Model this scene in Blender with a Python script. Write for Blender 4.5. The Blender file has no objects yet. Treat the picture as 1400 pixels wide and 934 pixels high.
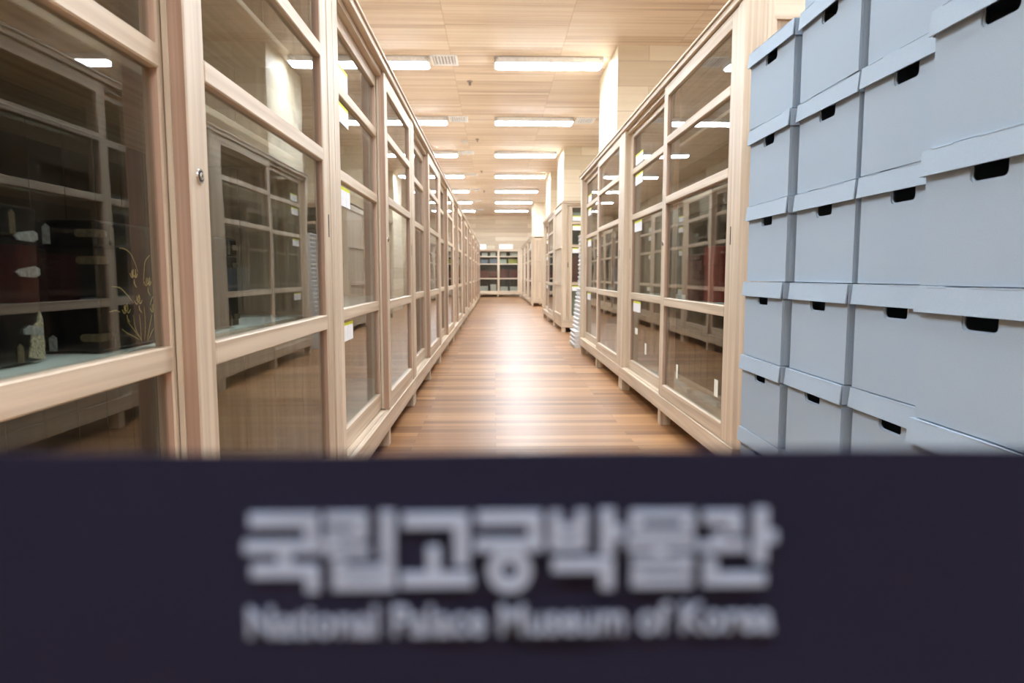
import bpy, bmesh, math, random
from mathutils import Vector, Matrix
random.seed(7)
SC = bpy.context.scene
COL = SC.collection
R = math.radians
EYE = 0.985                       # height of the camera over the floor

# ------------------------------------------------------------------ camera
cd = bpy.data.cameras.new('camera'); cam = bpy.data.objects.new('camera', cd); COL.objects.link(cam)
cam.location = (0, 0, EYE)
cam.rotation_euler = (math.pi/2 - 0.0964, 0, -0.0245)
cd.sensor_width = 36; cd.lens = 933/1400*36; cd.clip_start = 0.02; cd.clip_end = 100
cd.dof.use_dof = True; cd.dof.focus_distance = 2.3; cd.dof.aperture_fstop = 4.7
SC.camera = cam
# ------------------------------------------------------------------ world, exposure
w = bpy.data.worlds.new('world'); SC.world = w; w.use_nodes = True
w.node_tree.nodes['Background'].inputs[0].default_value = (0.9, 0.95, 1, 1)
w.node_tree.nodes['Background'].inputs[1].default_value = 0.3
SC.view_settings.view_transform = 'Standard'; SC.view_settings.look = 'None'
SC.view_settings.gamma = 1; SC.view_settings.use_curve_mapping = False
SC.view_settings.exposure = 1.80
LAMP = 22.0                       # emission of the lamp diffusers

# ------------------------------------------------------------------ materials
def mat(name):
    m = bpy.data.materials.new(name); m.use_nodes = True
    nt = m.node_tree; b = nt.nodes['Principled BSDF']
    return m, nt, b
def N(nt, t, **k):
    n = nt.nodes.new(t)
    for a, v in k.items(): setattr(n, a, v)
    return n
def rgb(c): return (c[0], c[1], c[2], 1)
def ramp(nt, fac, stops):
    r = N(nt, 'ShaderNodeValToRGB')
    while len(r.color_ramp.elements) < len(stops): r.color_ramp.elements.new(0.5)
    for e, (p, c) in zip(r.color_ramp.elements, stops): e.position = p; e.color = rgb(c)
    nt.links.new(fac, r.inputs[0]); return r.outputs[0]
def simple(name, c, rough=0.5, metal=0.0, noise=0.06, scale=30, spec=0.5):
    m, nt, b = mat(name)
    tc = N(nt, 'ShaderNodeTexCoord'); no = N(nt, 'ShaderNodeTexNoise'); no.inputs['Scale'].default_value = scale
    nt.links.new(tc.outputs['Object'], no.inputs['Vector'])
    lo = [v*(1-noise) for v in c]; hi = [min(1, v*(1+noise)) for v in c]
    nt.links.new(ramp(nt, no.outputs['Fac'], [(0.3, lo), (0.7, hi)]), b.inputs['Base Color'])
    b.inputs['Roughness'].default_value = rough; b.inputs['Metallic'].default_value = metal
    b.inputs['Specular IOR Level'].default_value = spec
    return m
def wood(name, c0, c1, axis, rough=0.45, fine=38, hue=0.25):
    """grain runs along axis; thin darker lines, slow colour change between pieces"""
    m, nt, b = mat(name)
    tc = N(nt, 'ShaderNodeTexCoord'); mp = N(nt, 'ShaderNodeMapping')
    s = [fine, fine, fine]; s[axis] = 0.8
    mp.inputs['Scale'].default_value = s
    nt.links.new(tc.outputs['Object'], mp.inputs['Vector'])
    no = N(nt, 'ShaderNodeTexNoise'); no.inputs['Scale'].default_value = 1.0; no.inputs['Detail'].default_value = 5; no.inputs['Distortion'].default_value = 0.4
    nt.links.new(mp.outputs[0], no.inputs['Vector'])
    col = ramp(nt, no.outputs['Fac'], [(0.25, c0), (0.62, c1), (1.0, [min(1, v*1.06) for v in c1])])
    oi = N(nt, 'ShaderNodeObjectInfo'); mr = N(nt, 'ShaderNodeMapRange')
    mr.inputs['To Min'].default_value = 1-hue*0.25; mr.inputs['To Max'].default_value = 1+hue*0.1
    nt.links.new(oi.outputs['Random'], mr.inputs['Value'])
    mx = N(nt, 'ShaderNodeHueSaturation'); nt.links.new(mr.outputs[0], mx.inputs['Value']); nt.links.new(col, mx.inputs['Color'])
    nt.links.new(mx.outputs[0], b.inputs['Base Color'])
    b.inputs['Roughness'].default_value = rough
    bp = N(nt, 'ShaderNodeBump'); bp.inputs['Strength'].default_value = 0.05; bp.inputs['Distance'].default_value = 0.002
    nt.links.new(no.outputs['Fac'], bp.inputs['Height']); nt.links.new(bp.outputs[0], b.inputs['Normal'])
    return m
def planks(name, cols, bw, bh, axes, rough, mortar=(0.1, 0.06, 0.04), ms=0.004, fine=30, bump=0.15, off=0.37, nmix=0.5):
    """boards in a plane; axes = (long axis, across axis) taken from object space"""
    m, nt, b = mat(name)
    tc = N(nt, 'ShaderNodeTexCoord'); sp = N(nt, 'ShaderNodeSeparateXYZ'); nt.links.new(tc.outputs['Object'], sp.inputs[0])
    cb = N(nt, 'ShaderNodeCombineXYZ')
    nt.links.new(sp.outputs[axes[0]], cb.inputs[0]); nt.links.new(sp.outputs[axes[1]], cb.inputs[1])
    br = N(nt, 'ShaderNodeTexBrick'); br.offset = off; br.squash = 1
    br.inputs['Scale'].default_value = 1; br.inputs['Brick Width'].default_value = bw; br.inputs['Row Height'].default_value = bh
    br.inputs['Mortar Size'].default_value = ms; br.inputs['Mortar Smooth'].default_value = 0.2; br.inputs['Bias'].default_value = 0
    br.inputs['Color1'].default_value = (0, 0, 0, 1); br.inputs['Color2'].default_value = (1, 1, 1, 1); br.inputs['Mortar'].default_value = (0.5, 0.5, 0.5, 1)
    nt.links.new(cb.outputs[0], br.inputs['Vector'])
    mp = N(nt, 'ShaderNodeMapping'); mp.inputs['Scale'].default_value = (0.55, fine, 1); nt.links.new(cb.outputs[0], mp.inputs['Vector'])
    no = N(nt, 'ShaderNodeTexNoise'); no.inputs['Scale'].default_value = 1; no.inputs['Detail'].default_value = 6; no.inputs['Distortion'].default_value = 0.5
    nt.links.new(mp.outputs[0], no.inputs['Vector'])
    ad = N(nt, 'ShaderNodeMix', data_type='FLOAT'); ad.inputs[0].default_value = nmix
    nt.links.new(br.outputs['Color'], ad.inputs[2]); nt.links.new(no.outputs['Fac'], ad.inputs[3])
    col = ramp(nt, ad.outputs[0], [(0.15, cols[0]), (0.5, cols[1]), (0.85, cols[2])])
    mx = N(nt, 'ShaderNodeMix', data_type='RGBA'); mx.inputs[7].default_value = rgb(mortar)
    nt.links.new(br.outputs['Fac'], mx.inputs[0]); nt.links.new(col, mx.inputs[6])
    nt.links.new(mx.outputs[2], b.inputs['Base Color'])
    b.inputs['Roughness'].default_value = rough
    bp = N(nt, 'ShaderNodeBump'); bp.inputs['Strength'].default_value = bump; bp.inputs['Distance'].default_value = 0.002; bp.invert = True
    nt.links.new(br.outputs['Fac'], bp.inputs['Height']); nt.links.new(bp.outputs[0], b.inputs['Normal'])
    return m, nt, b

WC0, WC1 = (0.47, 0.35, 0.235), (0.72, 0.595, 0.45)
WZ = wood('pale_wood_upright', WC0, WC1, 2)
WX = wood('pale_wood_rail', WC0, WC1, 0)
WY = wood('pale_wood_depth', WC0, WC1, 1)
REDW = wood('reddish_edge_wood', (0.38, 0.225, 0.145), (0.58, 0.39, 0.285), 2, fine=60)
WI = wood('inner_wood_shaded', (0.040, 0.027, 0.019), (0.070, 0.048, 0.034), 2, fine=22)  # cabinet wood with the dim interior's shade put into its colour
FLOOR, _, _fb = planks('floor_boards', [(0.15, 0.062, 0.022), (0.33, 0.158, 0.062), (0.52, 0.285, 0.125)], 1.3, 0.09, (0, 1), 0.40, ms=0.0016, fine=26, mortar=(0.16, 0.08, 0.04), bump=0.03)
_fb.inputs['Coat Weight'].default_value = 0.06; _fb.inputs['Coat Roughness'].default_value = 0.22; _fb.inputs['Specular IOR Level'].default_value = 0.28
CEIL, _, _ = planks('ceiling_boards', [(0.45, 0.32, 0.23), (0.83, 0.70, 0.575), (0.93, 0.85, 0.745)], 1.4, 0.105, (0, 1), 0.6, ms=0.0025, fine=24, mortar=(0.55, 0.40, 0.29), off=0.0, nmix=.72)
WALLX, _, _ = planks('wall_boards_across', [(0.58, 0.45, 0.31), (0.80, 0.67, 0.50), (0.88, 0.77, 0.62)], 2.4, 0.20, (0, 2), 0.6, ms=0.003, fine=18, mortar=(0.4, 0.28, 0.18))
WALLY, _, _ = planks('wall_boards_along', [(0.46, 0.34, 0.21), (0.66, 0.52, 0.34), (0.78, 0.64, 0.44)], 2.4, 0.20, (1, 2), 0.6, ms=0.003, fine=18, mortar=(0.4, 0.28, 0.18))
PIER, _, _ = planks('pillar_boards', [(0.62, 0.51, 0.35), (0.80, 0.69, 0.51), (0.88, 0.79, 0.62)], 3.0, 0.30, (0, 2), 0.55, ms=0.003, fine=16, mortar=(0.45, 0.34, 0.22))
CHROME = simple('chrome', (0.75, 0.75, 0.76), 0.2, 1.0)
DARKM = simple('dark_slot', (0.02, 0.018, 0.015), 0.6)
PAPER = simple('white_paper', (0.86, 0.87, 0.88), 0.7)
YEL = simple('yellow_paper', (0.80, 0.85, 0.05), 0.6)
TAG = simple('cream_tag', (0.86, 0.84, 0.72), 0.6)
LINER = simple('shelf_liner', (0.66, 0.72, 0.66), 0.8, noise=0.03)
BOXM = simple('blue_grey_board', (0.375, 0.455, 0.535), 0.75, noise=0.035, scale=320, spec=0.25)
BOXD = simple('box_inner_board', (0.40, 0.46, 0.52), 0.85)
LACQ = simple('black_lacquer', (0.006, 0.006, 0.007), 0.18, noise=0.2)
GOLD = simple('gold_paint', (0.82, 0.64, 0.24), 0.4, 0.25, noise=0.2, scale=200)
PEARL = simple('pearl_metal', (0.42, 0.44, 0.42), 0.4, 0.5, noise=0.3, scale=150)
BRASS = simple('aged_brass', (0.16, 0.13, 0.075), 0.45, 0.6, noise=0.3, scale=120)
CREAMI = simple('mottled_inlay', (0.45, 0.40, 0.27), 0.5, 0.1, noise=0.5, scale=260)
REDB = simple('dark_red_board', (0.36, 0.04, 0.032), 0.5, noise=0.15)
REDP = simple('dark_red_cover', (0.17, 0.04, 0.032), 0.7, noise=0.2)
PAGES = simple('page_edges', (0.45, 0.36, 0.28), 0.9, noise=0.1)
WPLA = simple('white_plastic', (0.78, 0.77, 0.76), 0.45)
WSTICK = simple('white_batten_wood', (0.72, 0.70, 0.64), 0.6)
CARTON = simple('pale_carton', (0.62, 0.58, 0.50), 0.8)
BLUEB = simple('slate_blue_carton', (0.22, 0.27, 0.33), 0.8)
YELB = simple('mustard_carton', (0.55, 0.50, 0.12), 0.7)
GREENB = simple('pale_green_carton', (0.55, 0.62, 0.52), 0.8)
WMETAL = simple('white_enamel', (0.93, 0.93, 0.93), 0.35)
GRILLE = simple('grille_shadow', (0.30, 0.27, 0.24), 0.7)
BRONZE = simple('sprinkler_metal', (0.35, 0.30, 0.26), 0.4, 0.8)
BLACKM = simple('black_metal', (0.02, 0.02, 0.022), 0.35, 0.3)
LETTER = simple('pale_lettering', (0.32, 0.385, 0.52), 0.7)
def belt_mat():
    m, nt, b = mat('navy_webbing')
    tc = N(nt, 'ShaderNodeTexCoord'); wv = N(nt, 'ShaderNodeTexWave'); wv.bands_direction = 'Z'
    wv.inputs['Scale'].default_value = 220; wv.inputs['Distortion'].default_value = 1.5
    nt.links.new(tc.outputs['Object'], wv.inputs['Vector'])
    nt.links.new(ramp(nt, wv.outputs['Fac'], [(0, (0.0115, 0.0115, 0.026)), (1, (0.018, 0.018, 0.040))]), b.inputs['Base Color'])
    b.inputs['Roughness'].default_value = 0.8; b.inputs['Specular IOR Level'].default_value = 0.08
    return m
BELT = belt_mat()
def glass_mat():
    m = bpy.data.materials.new('cabinet_glass'); m.use_nodes = True; nt = m.node_tree
    for n in list(nt.nodes): nt.nodes.remove(n)
    out = N(nt, 'ShaderNodeOutputMaterial'); mix = N(nt, 'ShaderNodeMixShader')
    tr = N(nt, 'ShaderNodeBsdfTransparent'); tr.inputs[0].default_value = (0.86, 0.885, 0.87, 1)
    gl = N(nt, 'ShaderNodeBsdfGlossy'); gl.inputs['Roughness'].default_value = 0.012
    ge = N(nt, 'ShaderNodeNewGeometry'); dt = N(nt, 'ShaderNodeVectorMath', operation='DOT_PRODUCT')
    nt.links.new(ge.outputs['Incoming'], dt.inputs[0]); nt.links.new(ge.outputs['Normal'], dt.inputs[1])
    ab = N(nt, 'ShaderNodeMath', operation='ABSOLUTE'); nt.links.new(dt.outputs['Value'], ab.inputs[0])
    su = N(nt, 'ShaderNodeMath', operation='SUBTRACT'); su.inputs[0].default_value = 1; nt.links.new(ab.outputs[0], su.inputs[1])
    pw = N(nt, 'ShaderNodeMath', operation='POWER'); nt.links.new(su.outputs[0], pw.inputs[0]); pw.inputs[1].default_value = 4.6
    ml = N(nt, 'ShaderNodeMath', operation='MULTIPLY_ADD'); nt.links.new(pw.outputs[0], ml.inputs[0]); ml.inputs[1].default_value = 0.95; ml.inputs[2].default_value = 0.06
    nt.links.new(ml.outputs[0], mix.inputs[0]); nt.links.new(tr.outputs[0], mix.inputs[1]); nt.links.new(gl.outputs[0], mix.inputs[2])
    # faint ripple of drawn glass
    tc = N(nt, 'ShaderNodeTexCoord'); no = N(nt, 'ShaderNodeTexNoise'); no.inputs['Scale'].default_value = 1.6
    nt.links.new(tc.outputs['Object'], no.inputs['Vector'])
    bp = N(nt, 'ShaderNodeBump'); bp.inputs['Strength'].default_value = 0.10; bp.inputs['Distance'].default_value = 0.01
    nt.links.new(no.outputs['Fac'], bp.inputs['Height']); nt.links.new(bp.outputs[0], gl.inputs['Normal'])
    nt.links.new(mix.outputs[0], out.inputs[0]); return m
GLASS = glass_mat()
def emit(name, c, s):
    m, nt, b = mat(name)
    b.inputs['Base Color'].default_value = rgb((0.9, 0.9, 0.9)); b.inputs['Emission Color'].default_value = rgb(c); b.inputs['Emission Strength'].default_value = s
    return m
DIFF = emit('lamp_diffuser', (0.80, 0.90, 1.0), LAMP)

# ------------------------------------------------------------------ mesh helpers
class MB:
    def __init__(s): s.bm = bmesh.new(); s.mats = []
    def mi(s, m):
        if m not in s.mats: s.mats.append(m)
        return s.mats.index(m)
    def box(s, x0, x1, y0, y1, z0, z1, m, bev=0.0):
        b2 = bmesh.new()
        r = bmesh.ops.create_cube(b2, size=1)
        bmesh.ops.scale(b2, verts=b2.verts, vec=(x1-x0, y1-y0, z1-z0))
        bmesh.ops.translate(b2, verts=b2.verts, vec=((x0+x1)/2, (y0+y1)/2, (z0+z1)/2))
        if bev: bmesh.ops.bevel(b2, geom=list(b2.edges), offset=bev, segments=2 if bev > 0.003 else 1, affect='EDGES', profile=0.5)
        s.add(b2, m); return s
    def add(s, b2, m, mx=None):
        k = s.mi(m); vm = {}
        for v in b2.verts: vm[v] = s.bm.verts.new(mx @ v.co if mx else v.co)
        for f in b2.faces:
            try:
                nf = s.bm.faces.new([vm[v] for v in f.verts]); nf.material_index = k; nf.smooth = f.smooth
            except ValueError: pass
        b2.free()
    def prism(s, pts, axis, a0, a1, m):
        """polygon pts (u,v) extruded along axis ('y': u=x,v=z ; 'x': u=y,v=z ; 'z': u=x,v=y)"""
        b2 = bmesh.new()
        def P(u, v, a): return {'y': (u, a, v), 'x': (a, u, v), 'z': (u, v, a)}[axis]
        lo = [b2.verts.new(P(u, v, a0)) for u, v in pts]; hi = [b2.verts.new(P(u, v, a1)) for u, v in pts]
        n = len(pts)
        b2.faces.new(lo); b2.faces.new(hi[::-1])
        for i in range(n): b2.faces.new([lo[i], hi[i], hi[(i+1) % n], lo[(i+1) % n]])
        bmesh.ops.recalc_face_normals(b2, faces=b2.faces)
        s.add(b2, m); return s
    def cyl(s, p0, p1, r0, r1, m, seg=16):
        b2 = bmesh.new(); p0 = Vector(p0); p1 = Vector(p1); d = p1-p0
        bmesh.ops.create_cone(b2, cap_ends=True, segments=seg, radius1=r0, radius2=r1, depth=d.length)
        mx = Matrix.Translation((p0+p1)/2) @ d.to_track_quat('Z', 'Y').to_matrix().to_4x4()
        for f in b2.faces: f.smooth = len(f.verts) == 4
        s.add(b2, m, mx); return s
    def tube(s, pts, rad, m, seg=6, nrm=None, flat=1.0):
        """tube through pts with radius list; nrm: direction that is flattened"""
        b2 = bmesh.new(); rings = []
        pts = [Vector(p) for p in pts]; n = len(pts)
        for i, p in enumerate(pts):
            t = (pts[min(i+1, n-1)]-pts[max(i-1, 0)]).normalized()
            a = Vector(nrm) if nrm else Vector((0, 0, 1)); c = t.cross(a).normalized(); a2 = c.cross(t).normalized()
            r = rad[i] if isinstance(rad, (list, tuple)) else rad
            rings.append([b2.verts.new(p + c*r*math.cos(k*2*math.pi/seg) + a2*r*flat*math.sin(k*2*math.pi/seg)) for k in range(seg)])
        for i in range(n-1):
            for k in range(seg): b2.faces.new([rings[i][k], rings[i][(k+1) % seg], rings[i+1][(k+1) % seg], rings[i+1][k]])
        b2.faces.new(rings[0]); b2.faces.new(rings[-1][::-1])
        bmesh.ops.recalc_face_normals(b2, faces=b2.faces)
        for f in b2.faces: f.smooth = True
        s.add(b2, m); return s
    def build(s, name, parent=None, loc=None):
        me = bpy.data.meshes.new(name); s.bm.to_mesh(me); s.bm.free()
        for m in s.mats: me.materials.append(m)
        o = bpy.data.objects.new(name, me); COL.objects.link(o)
        if parent: o.parent = parent
        if loc: o.location = loc
        return o
def tag(o, label=None, cat=None, group=None, kind=None):
    if label: o['label'] = label
    if cat: o['category'] = cat
    if group: o['group'] = group
    if kind: o['kind'] = kind
    return o
def empty(name, loc=(0, 0, 0), rz=0.0):
    o = bpy.data.objects.new(name, None); COL.objects.link(o); o.location = loc; o.rotation_euler = (0, 0, rz); o.empty_display_size = 0.1
    return o
def copy_tree(o, parent=None):
    c = o.copy(); COL.objects.link(c); c.parent = parent
    for ch in o.children: copy_tree(ch, c)
    return c
def struct(mb, name):
    o = mb.build(name); o['kind'] = 'structure'; return o
ORD = ['first', 'second', 'third', 'fourth', 'fifth', 'sixth', 'seventh', 'eighth', 'ninth', 'tenth', 'eleventh', 'twelfth']

# ------------------------------------------------------------------ room
H = EYE + 2.80
XL, XR, YN, YF = -3.4, 6.4, -4.0, 32.4
struct(MB().box(XL-.1, XR+.1, YN-.1, YF+.1, -0.1, 0, FLOOR), 'floor')
# ceiling made of wide panels: object origin moved so the panel seams fall where they are seen
o = MB().box(XL-.1+0.56, XR+.1+0.56, YN-.1, YF+.1, 0, 0.1, CEIL).build('ceiling', None, (-0.56, 0, H)); o['kind'] = 'structure'
struct(MB().box(XL, XR, YF, YF+.12, 0, H, WALLX), 'wall_back')
struct(MB().box(XL, XR, YN-.12, YN, 0, H, WALLX), 'wall_front')
struct(MB().box(XL-.12, XL, YN, YF, 0, H, WALLY), 'wall_left')
struct(MB().box(XR, XR+.12, YN, YF, 0, H, WALLY), 'wall_right')
for y0, y1 in ((8.6, 10.05), (15.2, 16.7), (18.8, 20.4), (26.8, 28.4)):
    mb = MB()
    mb.box(1.504, 3.25, y0, y1, 0, H-0.001, PIER)
    struct(mb, 'pillar')

# ------------------------------------------------------------------ ceiling lamps
def make_lamp():
    r = empty('ceiling_light')
    mb = MB(); W, D, h = 1.40, 0.30, 0.075
    # tray: sloping sides, open at the bottom
    mb.box(-W/2, W/2, -D/2, D/2, -0.012, 0, WMETAL)
    mb.prism([(-D/2, 0), (-D/2, -h), (-D/2+.012, -h), (-D/2+.03, -.012), (-D/2+.03, 0)], 'x', -W/2, W/2, WMETAL)
    mb.prism([(D/2, 0), (D/2, -h), (D/2-.012, -h), (D/2-.03, -.012), (D/2-.03, 0)], 'x', -W/2, W/2, WMETAL)
    for s in (-1, 1): mb.prism([(s*W/2, 0), (s*W/2, -h), (s*(W/2-.012), -h), (s*(W/2-.05), -.012), (s*(W/2-.05), 0)], 'y', -D/2, D/2, WMETAL)
    mb.build('housing', r)
    mb = MB()
    mb.prism([(-D/2+.014, -h+.02), (-D/2+.024, -h-.010), (-D/2+.06, -h-.022), (0, -h-.026), (D/2-.06, -h-.022), (D/2-.024, -h-.010), (D/2-.014, -h+.02)], 'x', -W/2+.03, W/2-.03, DIFF)
    mb.build('diffuser', r)
    for s in (-1, 1): MB().cyl((s*(W/2-.04), -D/2-.004, -.03), (s*(W/2-.04), -D/2, -.03), .008, .008, CHROME, 10).build('screw', r)
    return r
lamp0 = make_lamp()
ys = [9.21+3.36*k for k in range(-4, 7)]
first = True
for ci, xc in enumerate((0.70, -1.55, 4.25)):
    for k, y in enumerate(ys):
        o = lamp0 if first else copy_tree(lamp0); first = False
        o.location = (xc, y, H-0.001)
        v = k-4
        side = ['right-hand', 'left-hand', 'side bay'][ci]
        if v >= 0: tag(o, f'long white ceiling light, {ORD[v]} from the near end, {side} line', 'ceiling light', 'ceiling lights')
        else: tag(o, f'long white ceiling light above the foreground, {side} line, {ORD[-v-1]} back', 'ceiling light', 'ceiling lights')
def make_vent():
    r = empty('air_vent'); W, D = .32, .40
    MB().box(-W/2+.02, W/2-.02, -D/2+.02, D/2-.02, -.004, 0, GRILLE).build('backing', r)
    mb = MB()
    for a in (-1, 1):
        mb.box(a*W/2-.012, a*W/2+.012, -D/2-.012, D/2+.012, -.014, 0, WMETAL, .002)
        mb.box(-W/2, W/2, a*D/2-.012, a*D/2+.012, -.014, 0, WMETAL, .002)
    mb.build('frame', r)
    mb = MB()
    for i in range(7): mb.box(-W/2+.03+i*.0415, -W/2+.042+i*.0415, -D/2, D/2, -.01, -.002, WMETAL)
    for i in range(7): mb.box(-W/2, W/2, -D/2+.05+i*.05, -D/2+.056+i*.05, -.009, -.001, WMETAL)
    mb.build('grille', r)
    return r
v0 = make_vent(); first = True
for k in range(7):
    o = v0 if first else copy_tree(v0); first = False
    o.location = (-0.655, 9.22+3.36*k, H-0.001)
    tag(o, f'white square air vent beside the {ORD[k]} light of the left-hand line', 'air vent', 'ceiling air vents')
o = copy_tree(v0); o.location = (1.63, 12.65, H-0.001)
tag(o, 'white square air vent beside the second light of the right-hand line', 'air vent', 'ceiling air vents')
def make_sprinkler():
    r = empty('fire_sprinkler')
    MB().cyl((0, 0, -.012), (0, 0, 0), .035, .04, BRONZE, 20).build('escutcheon', r)
    mb = MB().cyl((0, 0, -.05), (0, 0, -.01), .011, .013, BRONZE, 12).cyl((0, 0, -.058), (0, 0, -.052), .024, .02, BRONZE, 16)
    mb.tube([(-.012, 0, -.02), (-.02, 0, -.036), (0, 0, -.054), (.02, 0, -.036), (.012, 0, -.02)], .003, BRONZE, nrm=(0, 1, 0))
    mb.build('sprinkler_head', r)
    return r
s0 = make_sprinkler(); first = True
for k, y in enumerate((10.2, 14.4, 18.7, 23.0)):
    o = s0 if first else copy_tree(s0); first = False
    o.location = (-0.36, y, H-0.001)
    tag(o, f'small brown sprinkler head on the ceiling, {ORD[k]} from the near end', 'sprinkler', 'ceiling sprinklers')
r = empty('smoke_detector', (-.63, 14.6, H-0.001))
MB().cyl((0, 0, -.02), (0, 0, 0), .075, .08, WPLA, 28).build('detector_base', r)
MB().cyl((0, 0, -.045), (0, 0, -.02), .04, .06, WPLA, 28).build('detector_cap', r)
tag(r, 'round white smoke detector on the ceiling between the second and third light rows', 'smoke detector')

# ------------------------------------------------------------------ display cabinets
# local frame: width along +x, front towards -y, depth to +y
def make_cabinet(W, D, top, rails, zb0, zb1, gtop, gbot, stile=.09, labels=True, liner=True, sides=(1, 1), back=True, bliner=True):
    r = empty('display_cabinet')
    P = 0.088; e = .003; bv = .003
    # carcass
    mb = MB()
    for x0 in (0, W-P):
        mb.box(x0+.001, x0+P-.001, 0, .096, zb0, top-.045, WZ, bv)
        mb.box(x0+.001, x0+P-.001, D-.07, D, zb0, top-.045, WZ, bv)
    mb.box(.001, W-.001, -.012, .10, top-.045, top-.012, WX, bv)            # front top rail
    mb.box(P-.002, W-P+.002, .02, .10, top-.075, top-.044, WX)               # door head behind the rail
    mb.box(.001, W-.001, -.022, D, top-.013, top, WX, .002)                 # top board
    mb.box(.001, W-.001, D-.05, D, top-.12, top-.014, WX)
    mb.build('carcass', r)
    mb = MB()
    mb.box(.001, W-.001, -.004, .096, zb0, zb1-.001, WX, .004)               # base rail
    mb.box(.001, W-.001, D-.06, D, zb0, zb1-.001, WX, .004)
    for x0 in (.001, W-.061): mb.box(x0, x0+.06, .08, D-.05, zb0, zb1-.001, WY)
    mb.box(P, W-P, .018, .022, zb1-.001, zb1+.006, WX); mb.box(P, W-P, .067, .071, zb1-.001, zb1+.006, WX)   # door tracks
    mb.build('base_rail', r)
    for x0 in (.006, W/2-.035, W-.076):
        for y0 in (.006, D-.076): MB().box(x0, x0+.07, y0, y0+.07, 0, zb0, WZ, .003).build('leg', r)
    # floor board of the case, back, ends
    mb = MB().box(.02, W-.02, .097, D-.02, zb1-.03, zb1-.002, WX); bb = mb.build('bottom_board', r)
    if bliner: MB().box(.035, W-.035, .100, D-.035, zb1-.0015, zb1+.0012, LINER).build('board_liner', bb)
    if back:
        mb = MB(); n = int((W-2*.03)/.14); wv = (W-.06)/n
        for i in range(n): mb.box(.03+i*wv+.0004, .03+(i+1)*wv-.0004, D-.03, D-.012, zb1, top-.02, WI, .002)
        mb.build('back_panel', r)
    for k, xs in enumerate((0, W)):
        if not sides[k]: continue
        s = 1 if k == 0 else -1
        def bx(mb, a, b, y0, y1, z0, z1, m, bev=0): mb.box(min(xs+s*a, xs+s*b), max(xs+s*a, xs+s*b), y0, y1, z0, z1, m, bev)
        mb = MB()
        bx(mb, .002, .03, .096, .14, zb1, top-.046, WZ, .002); bx(mb, .002, .03, D-.12, D-.07, zb1, top-.046, WZ, .002)
        zz = [zb1, zb1+.09, rails[2]-.03, rails[2]+.03, rails[1]-.03, rails[1]+.03, top-.14, top-.046]
        for i in range(0, 8, 2): bx(mb, -.004 if D > 1 else .001, .03, .125, D-.115, zz[i], zz[i+1], WY, .002)
        n = max(2, int((D-.25)/.1)); wv = (D-.25)/n
        for i in range(n): bx(mb, .016, .026, .13+i*wv+.0015, .13+(i+1)*wv-.0015, zb1+.08, top-.13, WZ, .002)
        mb.build('end_panel', r)
    # shelves
    for i, z in enumerate(rails):
        if i == 2: z += .018
        sh = MB().box(.032, W-.032, 0.115, D-.035, z-.022, z-.002, WX, .002).build('shelf', r)
        if i == 2 and liner: MB().box(.04, W-.04, .118, D-.04, z-.001, z+.0015, LINER).build('shelf_liner', sh)
    # two sliding doors; the right-hand one runs in front
    mid = W/2
    gz = [gbot, rails[2], rails[1], rails[0], gtop]
    rh = [.026, .023, .023]                                                  # half heights of the cross rails C, A, B
    for d in (0, 1):
        if d == 0: x0, x1, y0, y1 = P-.004, mid+.065, .052, .086
        else: x0, x1, y0, y1 = mid-.015, W-P+.0, .003, .037
        zt = top-.050; zb = zb1+.002
        root = MB()
        root.box(x0, x0+stile, y0, y1, zb, zt, WZ, .003); root.box(x1-stile, x1, y0, y1, zb, zt, WZ, .003)
        a, b = x0+stile-.002, x1-stile+.002
        root.box(a, b, y0, y1, zb, gbot, WX, .004); root.box(a, b, y0, y1, gtop, zt, WX, .004)
        for zr, hh in zip((rails[2], rails[1], rails[0]), rh): root.box(a, b, y0-.0015, y1, zr-hh, zr+hh, WX, .003)
        if d == 1: root.box(x0+.001, x0+.014, y1-.001, y1+.012, zb+.004, zt-.004, WZ, .002)
        dr = root.build('sliding_door', r)
        me = dr.data; me.materials.append(REDW); ri = len(me.materials)-1      # edges of the stiles are redder heartwood
        for p in me.polygons:
            if abs(p.normal.x) > .9 and p.area > .02: p.material_index = ri
        lo = [gbot, rails[2]+rh[0], rails[1]+rh[1], rails[0]+rh[2]]; hi = [rails[2]-rh[0], rails[1]-rh[1], rails[0]-rh[2], gtop]
        for l, h in zip(lo, hi):
            MB().box(a-.004, b+.004, (y0+y1)/2-.002, (y0+y1)/2+.002, l-.004, h+.004, GLASS).build('glass_pane', dr)
        if d == 1:
            zl = EYE+.205
            mb = MB().cyl((x0+.042, y0-.004, zl), (x0+.042, y0+.004, zl), .0155, .0155, CHROME, 24).cyl((x0+.042, y0-.005, zl), (x0+.042, y0-.002, zl), .0115, .0115, DARKM, 20).cyl((x0+.042, y0-.0065, zl), (x0+.042, y0-.003, zl), .0075, .0075, CHROME, 20)
            mb.box(x0+.0408, x0+.0428, y0-.007, y0-.006, zl-.004, zl+.004, DARKM)
            mb.build('lock', dr)
        xs = x1-.03 if d == 1 else x0+.03
        MB().box(xs-.007, xs+.007, y0-.0006, y0+.003, EYE+.14, EYE+.225, DARKM, .0015).build('finger_pull', dr)
        if labels and d == 0:
            for i in range(4):
                zc = hi[i]-.055 if i < 3 else lo[i]+.06
                lw = .34 if W < 2.6 else .28
                lx = .05 if W > 2.1 else .006
                lb = MB().box(a+lx, a+lx+lw, y0+.0125, y0+.0135, zc-.045, zc+.026, PAPER).box(a+lx, a+lx+lw, y0+.0125, y0+.0137, zc+.026, zc+.040, YEL).build('paper_label', dr)
                lb['label'] = 'white paper label with a yellow top strip'
    return r
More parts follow.
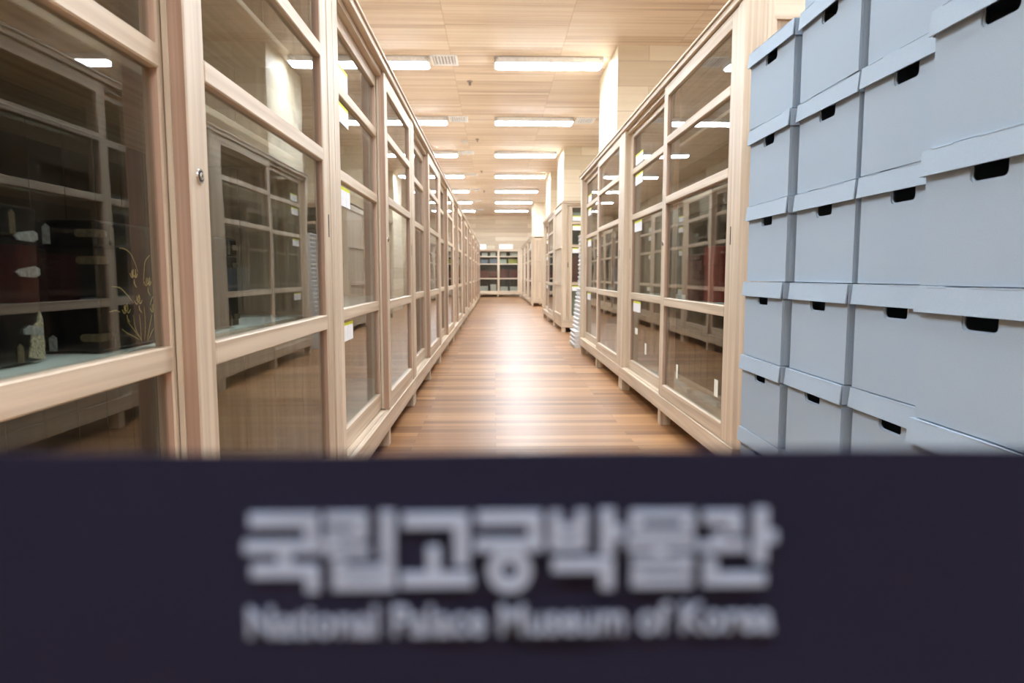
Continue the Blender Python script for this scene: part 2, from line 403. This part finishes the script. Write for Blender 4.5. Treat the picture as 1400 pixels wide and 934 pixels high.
def place(o, x, y, rz, label, group=None, cat='display cabinet'):
    o.location = (x, y, 0); o.rotation_euler = (0, 0, rz); tag(o, label, cat, group)

ZL = [EYE+.79, EYE+.43, EYE-.17]
left0 = make_cabinet(2.498, .60, EYE+1.175, ZL, EYE-.88, EYE-.775, EYE+1.04, EYE-.68)
GL = 'glass-fronted cabinets of the left row'
for k in range(11):
    o = left0 if k == 0 else copy_tree(left0)
    lab = ['nearest pale wood glass cabinet of the left row, holding the black lacquer chests',
           'pale wood glass cabinet of the left row, second from the near end',
           ][k] if k < 2 else f'pale wood glass cabinet of the left row, {ORD[k] if k < 10 else "last and farthest"}{" from the near end" if k < 10 else " before the back wall"}'
    place(o, -.61, .18+2.5*k+.001, R(90), lab, GL)
ZR = [EYE+.848, EYE+.475, EYE-.168]
WR = 2.83
right0 = make_cabinet(WR, .42, EYE+1.24, ZR, EYE-.88, EYE-.786, EYE+1.12, EYE-.708, bliner=False)
GR = 'glass-fronted cabinets right of the aisle'
place(right0, 1.08, 3.03+WR, R(-90), 'large pale wood glass cabinet right of the aisle, next to the stacked blue-grey boxes', GR)
o = copy_tree(right0); place(o, 1.08, 3.035+2*WR, R(-90), 'pale wood glass cabinet right of the aisle, just before the white tray pile', GR)
# cabinet with its doors towards the camera, behind the crate stack
c3 = make_cabinet(2.05, 1.50, EYE+1.27, [EYE+.90, EYE+.51, EYE-.14], EYE-.90, EYE-.77, EYE+1.16, EYE-.70, stile=.10)
place(c3, 1.145, 11.8, 0, 'pale wood cabinet facing the camera, with red books and a yellow box behind its glass', GR)
o = copy_tree(right0); place(o, 1.135, 13.34+WR, R(-90), 'pale wood glass cabinet right of the aisle, beyond the camera-facing one', GR)
for k in range(3):
    o = copy_tree(right0); place(o, 1.15, 21.9+WR*(k+1)+.004*k, R(-90), ['distant right-hand pale wood cabinet with its panelled end in view', 'middle one of the three distant right-hand pale wood cabinets', 'farthest right-hand pale wood cabinet, next to the end cabinet'][k], GR)
c4 = make_cabinet(2.15, .5, EYE+1.20, [EYE+.86, EYE+.52, EYE-.14], EYE-.86, EYE-.77, EYE+1.10, EYE-.70, labels=False)
for k, x in enumerate((-.95, -3.12)):
    o = c4 if k == 0 else copy_tree(c4)
    place(o, x, 31.3, 0, ['pale wood glass cabinet full of cartons at the end of the aisle', 'pale wood glass cabinet at the end wall hidden behind the left row'][k], 'cabinets at the end wall')

# ------------------------------------------------------------------ blue-grey archive boxes
def make_box(W=.350, D=.30, Hh=.2725, lid=.052):
    r = empty('archive_box')
    mb = MB(); t = .004
    def front(y0, y1, grow):
        n = .048-grow; zb = Hh-lid-.030+grow; rr = .013; pts = [(-W/2, 0), (W/2, 0), (W/2, Hh-.004), (n, Hh-.004)]
        for i in range(6):
            a = i/5*math.pi/2; pts.append((n-rr+rr*math.cos(a), zb+rr-rr*math.sin(a)))
        for i in range(6):
            a = math.pi/2+i/5*math.pi/2; pts.append((-n+rr+rr*math.cos(a), zb+rr-rr*math.sin(a)))
        pts += [(-n, Hh-.004), (-W/2, Hh-.004)]
        mb.prism(pts, 'y', y0, y1, BOXM)
    front(0, .0035, 0); front(.0037, .0065, .003); front(.0068, .009, -.002)
    mb.box(-W/2, W/2, D-t, D, 0, Hh-.004, BOXM)
    mb.box(-W/2, -W/2+t, .0095, D-t, 0, Hh-.004, BOXM); mb.box(W/2-t, W/2, .0095, D-t, 0, Hh-.004, BOXM)
    mb.box(-W/2+t, W/2-t, .0095, D-t, 0, t, BOXD)
    mb.build('box_body', r)
    mb = MB(); g = .006
    mb.box(-W/2-g, W/2+g, -g, D+g, Hh-.004, Hh, BOXM, .0012)
    # skirts, slightly flared at the bottom
    def sk(pts, ax, a0, a1): mb.prism(pts, ax, a0, a1, BOXM)
    z1, z0 = Hh-.0005, Hh-lid
    sk([(-g-.0003, z1), (-g-.0055, z0), (-g-.0015, z0), (-g+.003, z1)], 'x', -W/2-g-.001, W/2+g+.001)
    sk([(D+g+.0005, z1), (D+g+.003, z0), (D+g-.001, z0), (D+g-.003, z1)], 'x', -W/2-g-.001, W/2+g+.001)
    for s in (-1, 1): sk([(s*(W/2+g), z1), (s*(W/2+g+.0015), z0), (s*(W/2+g-.002), z0), (s*(W/2+g-.003), z1)], 'y', -g+.003, D+g)
    mb.build('lid', r)
    return r
def make_box_folds(r, W=.350, Hh=.2725):
    # raised fold along the top front edge of the lid
    mb = MB()
    for a, b in ((-.15, -.09), (-.02, .12)): mb.box(a, b, -.0072, -.004, Hh-.002, Hh+.0008, BOXM, .0006)
    mb.build('lid_fold', [c for c in r.children if c.name.startswith('lid')][0])
box0 = make_box(); make_box_folds(box0)
PZ = EYE-.847
# columns: far to near  (x of front face, y centre, count)
cols = [(.944, 2.378, 6, 'far'), (.952, 1.989, 7, 'second'), (.955, 1.606, 7, 'third'), (.884, 1.222, 7, 'nearest')]
names = ['farthest stack, beside the cabinet', 'second stack from the cabinet', 'third stack from the cabinet', 'nearest stack, at the right edge']
lev = ['bottom box', 'second box up', 'third box up', 'fourth box up', 'fifth box up', 'sixth box up', 'top box']
first = True
for ci, (x, yc, n, _) in enumerate(cols):
    # pallet under each stack
    pr = empty('storage_platform', (x, yc, 0), R(-90))
    mb = MB()
    for i in range(4): mb.box(-.17+i*.09, -.10+i*.09, .01, .30, PZ-.02, PZ-.0005, WX, .002)
    mb.build('deck', pr)
    for yy in (.01, .13, .24): MB().box(-.17, .17, yy, yy+.06, 0, PZ-.02, WX, .002).build('runner', pr)
    tag(pr, f'low wooden platform under the {names[ci]}', 'platform', 'platforms under the boxes')
    for k in range(n):
        o = box0 if first else copy_tree(box0); first = False
        j = random.uniform
        dx = 0 if ci == 3 else j(-.006, .004)
        o.location = (x+dx, yc+j(-.004, .004), PZ+k*.2755+.0005)
        o.rotation_euler = (0, 0, R(-90+j(-1.1, 1.1)))
        nm = lev[k] if k < n-1 else 'top box'
        tag(o, f'blue-grey archive box, {nm} of the {names[ci]}', 'box', 'blue-grey archive boxes')

# ------------------------------------------------------------------ black lacquer chests on the shelf
def chest(name_label, x, y0, y1, D, z, h, orchid):
    """front face towards +x at x"""
    r = empty('lacquer_chest', (x, y0, z))
    L = y1-y0
    hl = h*.80
    MB().box(-D, 0, 0, L, .004, hl-.001, LACQ, .003).build('chest_body', r)
    MB().box(-D-.001, .001, -.001, L+.001, hl+.0005, h, LACQ, .005).build('chest_lid', r)
    for a in (-D+.02, -.05):
        for b in (.02, L-.05): MB().box(a, a+.03, b, b+.03, 0, .005, LACQ).build('foot', r)
    # corner fittings wrapping the two near corners
    for zc, m in ((h*.90, BRASS), (h*.70, BRASS), (h*.12, BRASS)) if orchid else ((h*.12, BRASS),):
        for b, sg in ((-.0015, 1), (L+.0015, -1)):
            pts = []
            for i in range(9):
                a = -math.pi/2+i*math.pi/8; pts.append((.030+.008*math.cos(a), zc+.0075*math.sin(a)))
            pts2 = [(0, zc-.0075)]+pts+[(0, zc+.0075)]
            mb = MB(); mb.prism([(b+sg*u, v) for u, v in pts2], 'x', -.001, .0022, m)
            mb.prism([(-u, v) for u, v in pts2], 'y', b-.0008, b+.0008, m)
            mb.build('corner_fitting', r)
    for fx in (.055, L-.06):
        for z0, z1 in ((h*.82, h*.97), (h*.02, h*.14)):
            mb = MB()
            mb.prism([(fx-.007, z0), (fx+.007, z0), (fx+.007, z1-.006), (fx, z1), (fx-.007, z1-.006)], 'x', -.0005, .002, BRASS); mb.build('strap_fitting', r)
    for z0, z1 in ((h*.82, h*.97), (h*.02, h*.14)):
        mb = MB(); mb.prism([(-.097, z0), (-.083, z0), (-.083, z1-.006), (-.09, z1), (-.097, z1-.006)], 'y', -.0022, .0005, PEARL); mb.build('strap_fitting', r)
    tag(r, name_label, 'chest', 'black lacquer chests in the nearest cabinet')
    return r
SZ = EYE-.17+.0205
chA = chest('black lacquer chest with a gold painted orchid on its front, in the nearest cabinet', -.756, 1.322, 2.03, .30, SZ, .255, True)
# orchid painted in gold on the front near the far door
LV = [[(1.47,.0061),(1.4611,.0242),(1.4447,.0445),(1.4252,.0533),(1.403,.0551)],[(1.4903,-.0208),(1.4949,.0077),(1.5028,.0306),(1.5243,.0449)],[(1.4449,-.0576),(1.4233,-.0403),(1.3974,-.0249),(1.3689,-.0217)],[(1.5131,-.0647),(1.5265,-.0477),(1.5484,-.038)],[(1.3925,-.0729),(1.3759,-.0694),(1.3546,-.0709)],[(1.4616,-.1303),(1.4419,-.1131),(1.4179,-.0934)],[(1.4637,-.1362),(1.4354,-.1252),(1.4155,-.1179),(1.3964,-.1076)],[(1.4689,-.1395),(1.469,-.111),(1.4664,-.0825)],[(1.4829,-.138),(1.4889,-.1068),(1.4874,-.0665)],[(1.4941,-.1391),(1.5087,-.1082),(1.5198,-.0855)],[(1.4716,-.1398),(1.4476,-.1094),(1.4425,-.0811)],[(1.4967,-.1422),(1.5127,-.1261),(1.5256,-.1154)]]
FL = [(1.4528,-.005),(1.5088,-.0225),(1.466,-.0599),(1.4171,-.0769),(1.5291,-.0802)]
def smooth(pts, n=6):
    out = []
    for i in range(len(pts)-1):
        p0 = pts[max(i-1, 0)]; p1 = pts[i]; p2 = pts[i+1]; p3 = pts[min(i+2, len(pts)-1)]
        for k in range(n):
            t = k/n
            out.append(tuple(.5*((2*p1[j])+(-p0[j]+p2[j])*t+(2*p0[j]-5*p1[j]+4*p2[j]-p3[j])*t*t+(-p0[j]+3*p1[j]-3*p2[j]+p3[j])*t**3) for j in range(2)))
    out.append(pts[-1]); return out
mb = MB()
def gstroke(pts, w0):
    s = smooth(pts); n = len(s)
    rad = [w0*(.35+.65*math.sin(math.pi*(i+.6)/(n+.4))) for i in range(n)]
    mb.tube([(.0005, a-1.322, b+EYE-SZ) for a, b in s], rad, GOLD, 6, nrm=(1, 0, 0), flat=.4)
for l in LV: gstroke(l, .0013)
for fi, (cy, cz) in enumerate(FL):
    for k, (a, ln) in enumerate(((95, .018), (65, .020), (125, .018), (20, .017), (165, .018), (-75, .022))):
        a = R(a+random.uniform(-9, 9)); bend = .30 if math.cos(a) > 0 else -.30
        o0 = .003
        pts = [(cy+o0*math.cos(a), cz+o0*math.sin(a)), (cy+ln*.55*math.cos(a-bend*.6), cz+ln*.55*math.sin(a-bend*.6)), (cy+ln*math.cos(a+bend*.5), cz+ln*math.sin(a+bend*.5))]
        gstroke(pts, .0019)
oc = mb.build('painted_orchid', chA); oc['label'] = 'gold painted orchid with long curved leaves'
chB = chest('black lacquer chest with pearl fittings, nearest the left edge of the photo', -.785, .66, 1.20, .30, SZ, .265, False)
mb = MB()
for zc in (.215, .155):
    mb.prism([(.54-.050, zc-.007), (.54-.012, zc-.009), (.54-.001, zc-.004), (.54-.001, zc+.006), (.54-.012, zc+.010), (.54-.050, zc+.005), (.54-.058, zc)], 'x', 0, .003, PEARL)
o = mb.build('pearl_fitting', chB)
mb = MB(); mb.prism([(.50, .012), (.538, .004), (.538, .075), (.532, .088), (.525, .07), (.512, .062), (.508, .045)], 'x', 0, .003, CREAMI)
mb.prism([(.49, .052), (.535, .046), (.535, .06), (.505, .066), (.49, .06)], 'x', .001, .004, PEARL); mb.build('corner_inlay', chB)
# third chest farther along in the same cabinet, against the back
# ------------------------------------------------------------------ contents of the right cabinets
def carton(name, label, x, y, z, w, d, h, m, rz=0, cat='carton', group=None, lidm=None):
    r = empty(name, (x, y, z), rz)
    MB().box(-w/2, w/2, -d/2, d/2, 0.0005, h*.72, m, .003).build('carton_body', r)
    MB().box(-w/2-.004, w/2+.004, -d/2-.004, d/2+.004, h*.72-.02, h, lidm or m, .003).build('carton_lid', r)
    tag(r, label, cat, group); return r
def book(x, y, z, w, d, h, m, rz, label, group, cat='book'):
    r = empty('book', (x, y, z), rz)
    mb = MB().box(-w/2, w/2, -d/2, d/2, .0005, .003, m).box(-w/2, w/2, -d/2, d/2, h-.003, h-.0005, m).box(-w/2, -w/2+.003, -d/2, d/2, .003, h-.003, m)
    mb.box(-w/2, w/2, -d/2, -d/2+.003, .003, h-.003, m)
    mb.build('cover', r)
    MB().box(-w/2+.004, w/2-.006, -d/2+.004, d/2-.005, .003, h-.003, PAGES).build('pages', r)
    tag(r, label, cat, group); return r
zc = ZR[2]+.020
carton('document_box', 'upright dark red box at the near end of the shelf in the large right cabinet', 1.30, 3.24, zc, .20, .14, .30, REDB, cat='box')
carton('document_box', 'dark red box beside the pile of red books in the large right cabinet', 1.30, 3.83, zc, .20, .16, .31, REDB, cat='box')
carton('small_carton', 'small pale grey-green carton between the red boxes in the large right cabinet', 1.30, 3.48, zc, .16, .18, .13, GREENB)
for k in range(9):
    book(1.30+random.uniform(-.006, .006), 4.11, zc+.03*k, .22, .30, .029, REDP, random.uniform(-.03, .03), f'dark red book, {"topmost" if k == 8 else ORD[k]+" from the bottom"} in the large right cabinet', 'red books in the large right cabinet')
zf = EYE-.786+.0015
def batten(x0, y0, x1, y1, z, label):
    L = math.hypot(x1-x0, y1-y0); a = math.atan2(y1-y0, x1-x0)
    o = MB().box(0, L, -.017, .017, .001, .031, WSTICK, .003).box(L*.42, L*.58, -.022, .022, .012, .034, WSTICK, .002).build('wooden_batten', None, (x0, y0, z)); o.rotation_euler = (0, 0, a)
    tag(o, label, 'batten', 'white battens in the right cabinets')
batten(1.33, 3.98, 1.32, 4.42, zf, 'white batten in the large right cabinet, nearest the boxes')
batten(1.29, 4.47, 1.315, 4.92, zf, 'white batten lying behind the middle stile of the large right cabinet')
batten(1.27, 5.05, 1.28, 5.5, zf, 'white wooden batten lying in the far half of the large right cabinet')
# small tags stuck on the glass of the large right cabinet (local frame: x from the far end)
dd = [c for c in right0.children if c.name.startswith('sliding_door')]
for d_, xl, w_, z0 in ((1, 3.03+WR-3.33, .028, -.60), (1, 3.03+WR-4.06, .020, -.62), (0, 3.03+WR-5.15, .026, -.60), (0, 3.03+WR-5.50, .05, -.475)):
    yy = (.0165 if d_ else .0655)
    g_ = MB().box(xl-w_, xl+w_, yy-.0008, yy, EYE+z0, EYE+z0+(.085 if w_ != .05 else .05), TAG).build('paper_tag', dd[d_]); g_['label'] = 'small cream tag stuck on the glass'
for k, (y, h) in enumerate(((6.6, .30), (7.05, .24), (8.2, .2))):
    carton('archive_carton', f'pale carton, {["nearest", "middle", "farthest"][k]} on the bottom of the second right cabinet', 1.32, y, zf, .26, .3, h, CARTON, group='cartons in the second right cabinet')
for k, y in enumerate((6.3, 6.75)):
    carton('archive_carton', f'grey carton, {["nearer", "farther"][k]} on the middle shelf of the second right cabinet', 1.32, y, zc, .26, .3, .22, BLUEB, group='cartons in the second right cabinet')
# red-book cabinet, local front-left corner at (1.145, 11.8)
zc3 = EYE-.14+.020
for k in range(17):
    book(1.145+.34+random.uniform(-.01, .01), 12.10, zc3+.028*k, .36, .26, .027, REDP, 0, f'dark red book, {"topmost" if k == 16 else ("lowest" if k == 0 else ORD[k]+" from the bottom") if k < 12 else ["fifth", "fourth", "third", "second"][k-12]+" from the top"}, in the camera-facing cabinet', 'red books in the camera-facing cabinet')
carton('yellow_carton', 'mustard yellow carton on the upper shelf of the camera-facing cabinet', 1.145+.48, 12.08, EYE+.51-.001, .30, .25, .24, YELB)
carton('yellow_carton', 'slate blue carton behind the mustard one in the camera-facing cabinet', 1.145+.30, 12.50, EYE+.51-.001, .40, .3, .30, BLUEB)
carton('pale_carton', 'pale green carton on the top shelf of the camera-facing cabinet', 1.145+.32, 12.15, EYE+.90-.001, .40, .3, .20, GREENB)
carton('pale_carton', 'tall pale green carton on the bottom of the camera-facing cabinet', 1.145+.32, 12.15, EYE-.77+.0015, .40, .3, .50, GREENB)
# end-of-aisle cabinet contents
zs = [EYE-.77+.0028, EYE-.14+.0225, EYE+.52, EYE+.86]
spec = [(0, -.52, .36, .28, CARTON), (0, -.09, .26, .36, CARTON), (0, .40, .34, .26, CARTON), (0, .86, .34, .26, CARTON),
        (1, -.50, .34, .34, REDP), (1, -.10, .30, .30, REDP), (1, .38, .40, .40, REDP), (1, .86, .38, .36, REDP),
        (2, -.50, .30, .20, BLUEB), (2, -.08, .32, .24, BLUEB), (2, .36, .32, .22, GREENB), (2, .80, .40, .24, YELB),
        (3, -.48, .26, .18, CARTON), (3, -.10, .24, .20, CARTON), (3, .38, .26, .20, CARTON), (3, .85, .34, .20, CARTON)]
cn = {id(CARTON): 'cream', id(REDB): 'dark red', id(REDP): 'dark brownish red', id(BLUEB): 'slate blue', id(GREENB): 'pale green', id(YELB): 'mustard'}
lvn = ['bottom', 'lower shelf', 'upper shelf', 'top shelf']
pn = ['leftmost', 'second from left', 'third from left', 'rightmost']
for i, (lv, x, w_, h_, m_) in enumerate(spec):
    carton('storage_carton', f'{cn[id(m_)]} carton, {pn[i % 4]} on the {lvn[lv]} of the end cabinet', x, 31.3+.29, zs[lv]-.001, w_, .26, h_, m_, group='cartons in the end cabinet')
for k, (x, w_) in enumerate(((-.62, .40), (.50, .62))):
    carton('flat_carton', f'pale flat carton on top of the end cabinet, {["left", "right"][k]} of the two', x, 31.58, EYE+1.2005, w_, .30, .22, PAPER, group='cartons on top of the end cabinet')

# ------------------------------------------------------------------ pile of white trays
def make_tray():
    r = empty('plastic_tray')
    MB().box(0, .30, 0, .62, .036, .056, WPLA, .003).build('tray_deck', r)
    mb = MB()
    for y in (.0, .145, .29, .435, .575): mb.box(.012, .29, y+.002, y+.045, .0005, .037, WPLA, .003)
    mb.build('tray_rib', r)
    return r
t0 = make_tray(); first = True
for k in range(27):
    o = t0 if first else copy_tree(t0); first = False
    x = 1.065+k*.004 if k < 4 else (1.115+(k-4)*.006 if k < 14 else 1.192+random.uniform(-.004, .004))
    o.location = (x-.0, 9.22-(.06 if k < 4 else 0)+random.uniform(-.006, .006)+.02, .0575*k)
    tag(o, 'white tray in the tall pile behind the second right cabinet' if 4 <= k < 26 else ('white plastic tray at the very top of the tall pile' if k == 26 else 'white tray in the jutting lowest part of the tall pile'), 'tray', 'piled white trays')

# ------------------------------------------------------------------ barrier belt with lettering in front
YB = .17
bt = empty('barrier_belt', (0, YB, 0))
b2 = bmesh.new(); nx, nz = 60, 10; ztop, zbot = EYE-.0448, EYE-.128; t = .0014; g = {}
for s in (0, 1):
    for i in range(nx+1):
        for j in range(nz+1):
            x = -.478+.956*i/nx; z = zbot+(ztop-zbot)*j/nz
            yy = .0006*math.sin(x*23)*math.sin(j/nz*3.1)+.0004*math.sin(x*61+1)
            g[s, i, j] = b2.verts.new((x, yy+(t if s else 0), z+(.0003*math.sin(x*31) if j in (0, nz) else 0)))
for i in range(nx):
    for j in range(nz):
        b2.faces.new([g[0, i, j], g[0, i+1, j], g[0, i+1, j+1], g[0, i, j+1]]); b2.faces.new([g[1, i, j], g[1, i, j+1], g[1, i+1, j+1], g[1, i+1, j]])
    b2.faces.new([g[0, i, 0], g[1, i, 0], g[1, i+1, 0], g[0, i+1, 0]]); b2.faces.new([g[0, i, nz], g[0, i+1, nz], g[1, i+1, nz], g[1, i, nz]])
for j in range(nz):
    for i in (0, nx): b2.faces.new([g[0, i, j], g[0, i, j+1], g[1, i, j+1], g[1, i, j]])
bmesh.ops.recalc_face_normals(b2, faces=b2.faces)
for f in b2.faces: f.smooth = False
mb = MB(); mb.add(b2, BELT); mb.build('webbing', bt)
# lettering: strokes drawn in a 1400-wide layout, u to the right, v downwards
def LX(u): return -.06353+(u-329)*(.151/800)*.972
def LZ(v): return EYE-.0452-(v-620)*(.055/280)*.957
def cv(a, b): return 300+a/1.75, 600+b/1.75
mb = MB()
def st(x0, y0, x1, y1):
    (u0, v0), (u1, v1) = cv(x0, y0), cv(x1, y1)
    mb.box(LX(u0), LX(u1), -.0020, -.0008, LZ(v1), LZ(v0), LETTER)
def ring(cx, cy, ro, ri):
    u, v = cv(cx, cy); s = (.151/800)*.965/1.75; n = 36
    for k in range(n):
        a0, a1 = 2*math.pi*k/n, 2*math.pi*(k+1)/n
        P = lambda a, q: (LX(u)+q*s*math.cos(a), LZ(v)+q*s*math.sin(a))
        mb.prism([P(a0, ri), P(a0, ro), P(a1, ro), P(a1, ri)], 'y', -.0020, -.0008, LETTER)
# guk
for q in ((65,172,228,202),(197,202,228,236),(50,238,238,266),(130,266,160,296),(65,296,226,325),(195,325,226,362)): st(*q)
# rip
for q in ((245,172,345,198),(318,198,345,214),(245,214,345,238),(245,238,270,252),(245,252,350,276),(378,168,410,278),(260,286,290,358),(380,286,410,358),(290,300,380,322),(290,332,380,358)): st(*q)
# go
for q in ((432,175,590,206),(556,206,590,302),(490,255,520,320),(425,320,600,352)): st(*q)
# gung
for q in ((612,172,768,202),(737,202,768,238),(605,238,772,266)): st(*q)
ring(690, 315, 54, 22)
# bak
for q in ((788,172,815,266),(852,172,880,266),(815,204,852,226),(815,240,852,266),(912,168,945,278),(945,208,970,238),(795,288,945,318),(914,318,945,362)): st(*q)
# mul
for q in ((985,172,1012,234),(1113,172,1140,234),(1012,172,1113,192),(1012,214,1113,234),(975,243,1146,266),(1045,266,1075,282),(990,282,1140,300),(1113,300,1140,312),(990,310,1140,327),(990,327,1016,340),(990,338,1140,358)): st(*q)
# gwan
for q in ((1165,175,1258,203),(1228,203,1258,232),(1192,222,1218,248),(1155,248,1275,272),(1290,168,1322,302),(1322,224,1346,252),(1168,290,1200,357),(1200,328,1322,357)): st(*q)
mb.build('korean_lettering', bt)
tc = bpy.data.curves.new('english_lettering', 'FONT'); tc.body = 'National Palace Museum of Korea'; tc.size = 1; tc.extrude = .02; tc.offset = .012
to = bpy.data.objects.new('english_text', tc); COL.objects.link(to)
bpy.context.view_layer.update(); dg = bpy.context.evaluated_depsgraph_get()
me = bpy.data.meshes.new_from_object(to.evaluated_get(dg)); bpy.data.objects.remove(to)
xs = [v.co.x for v in me.vertices]; x0, x1 = min(xs), max(xs)
ys_ = [v.co.y for v in me.vertices]; capN = .70
wx = LX(1069)-LX(329); sx = wx/(x1-x0); sz = (LZ(829)-LZ(871))/capN
for v in me.vertices:
    X, Y, Z = v.co
    v.co = (LX(329)+(X-x0)*sx, -.0014-Z*.02, LZ(871)+Y*sz)
me.materials.clear(); me.materials.append(LETTER)
eo = bpy.data.objects.new('english_lettering', me); COL.objects.link(eo); eo.parent = bt
tag(bt, 'dark navy barrier belt with pale Korean and English museum lettering across the foreground', 'barrier belt')
def make_post():
    r = empty('barrier_post')
    MB().cyl((0, 0, 0), (0, 0, .012), .095, .095, BLACKM, 40).cyl((0, 0, .012), (0, 0, .03), .09, .03, BLACKM, 40).build('post_base', r)
    MB().cyl((0, 0, .03), (0, 0, .86), .02, .02, BLACKM, 24).build('pole', r)
    MB().cyl((0, 0, .85), (0, 0, .945), .024, .024, BLACKM, 28).cyl((0, 0, .945), (0, 0, .955), .024, .016, BLACKM, 28).build('cassette', r)
    return r
p0 = make_post(); p0.location = (-.502, YB, 0); tag(p0, 'black barrier post holding the left end of the navy belt', 'barrier post', 'barrier posts')
p1 = copy_tree(p0); p1.location = (.502, YB, 0); tag(p1, 'black barrier post holding the right end of the navy belt', 'barrier post', 'barrier posts')
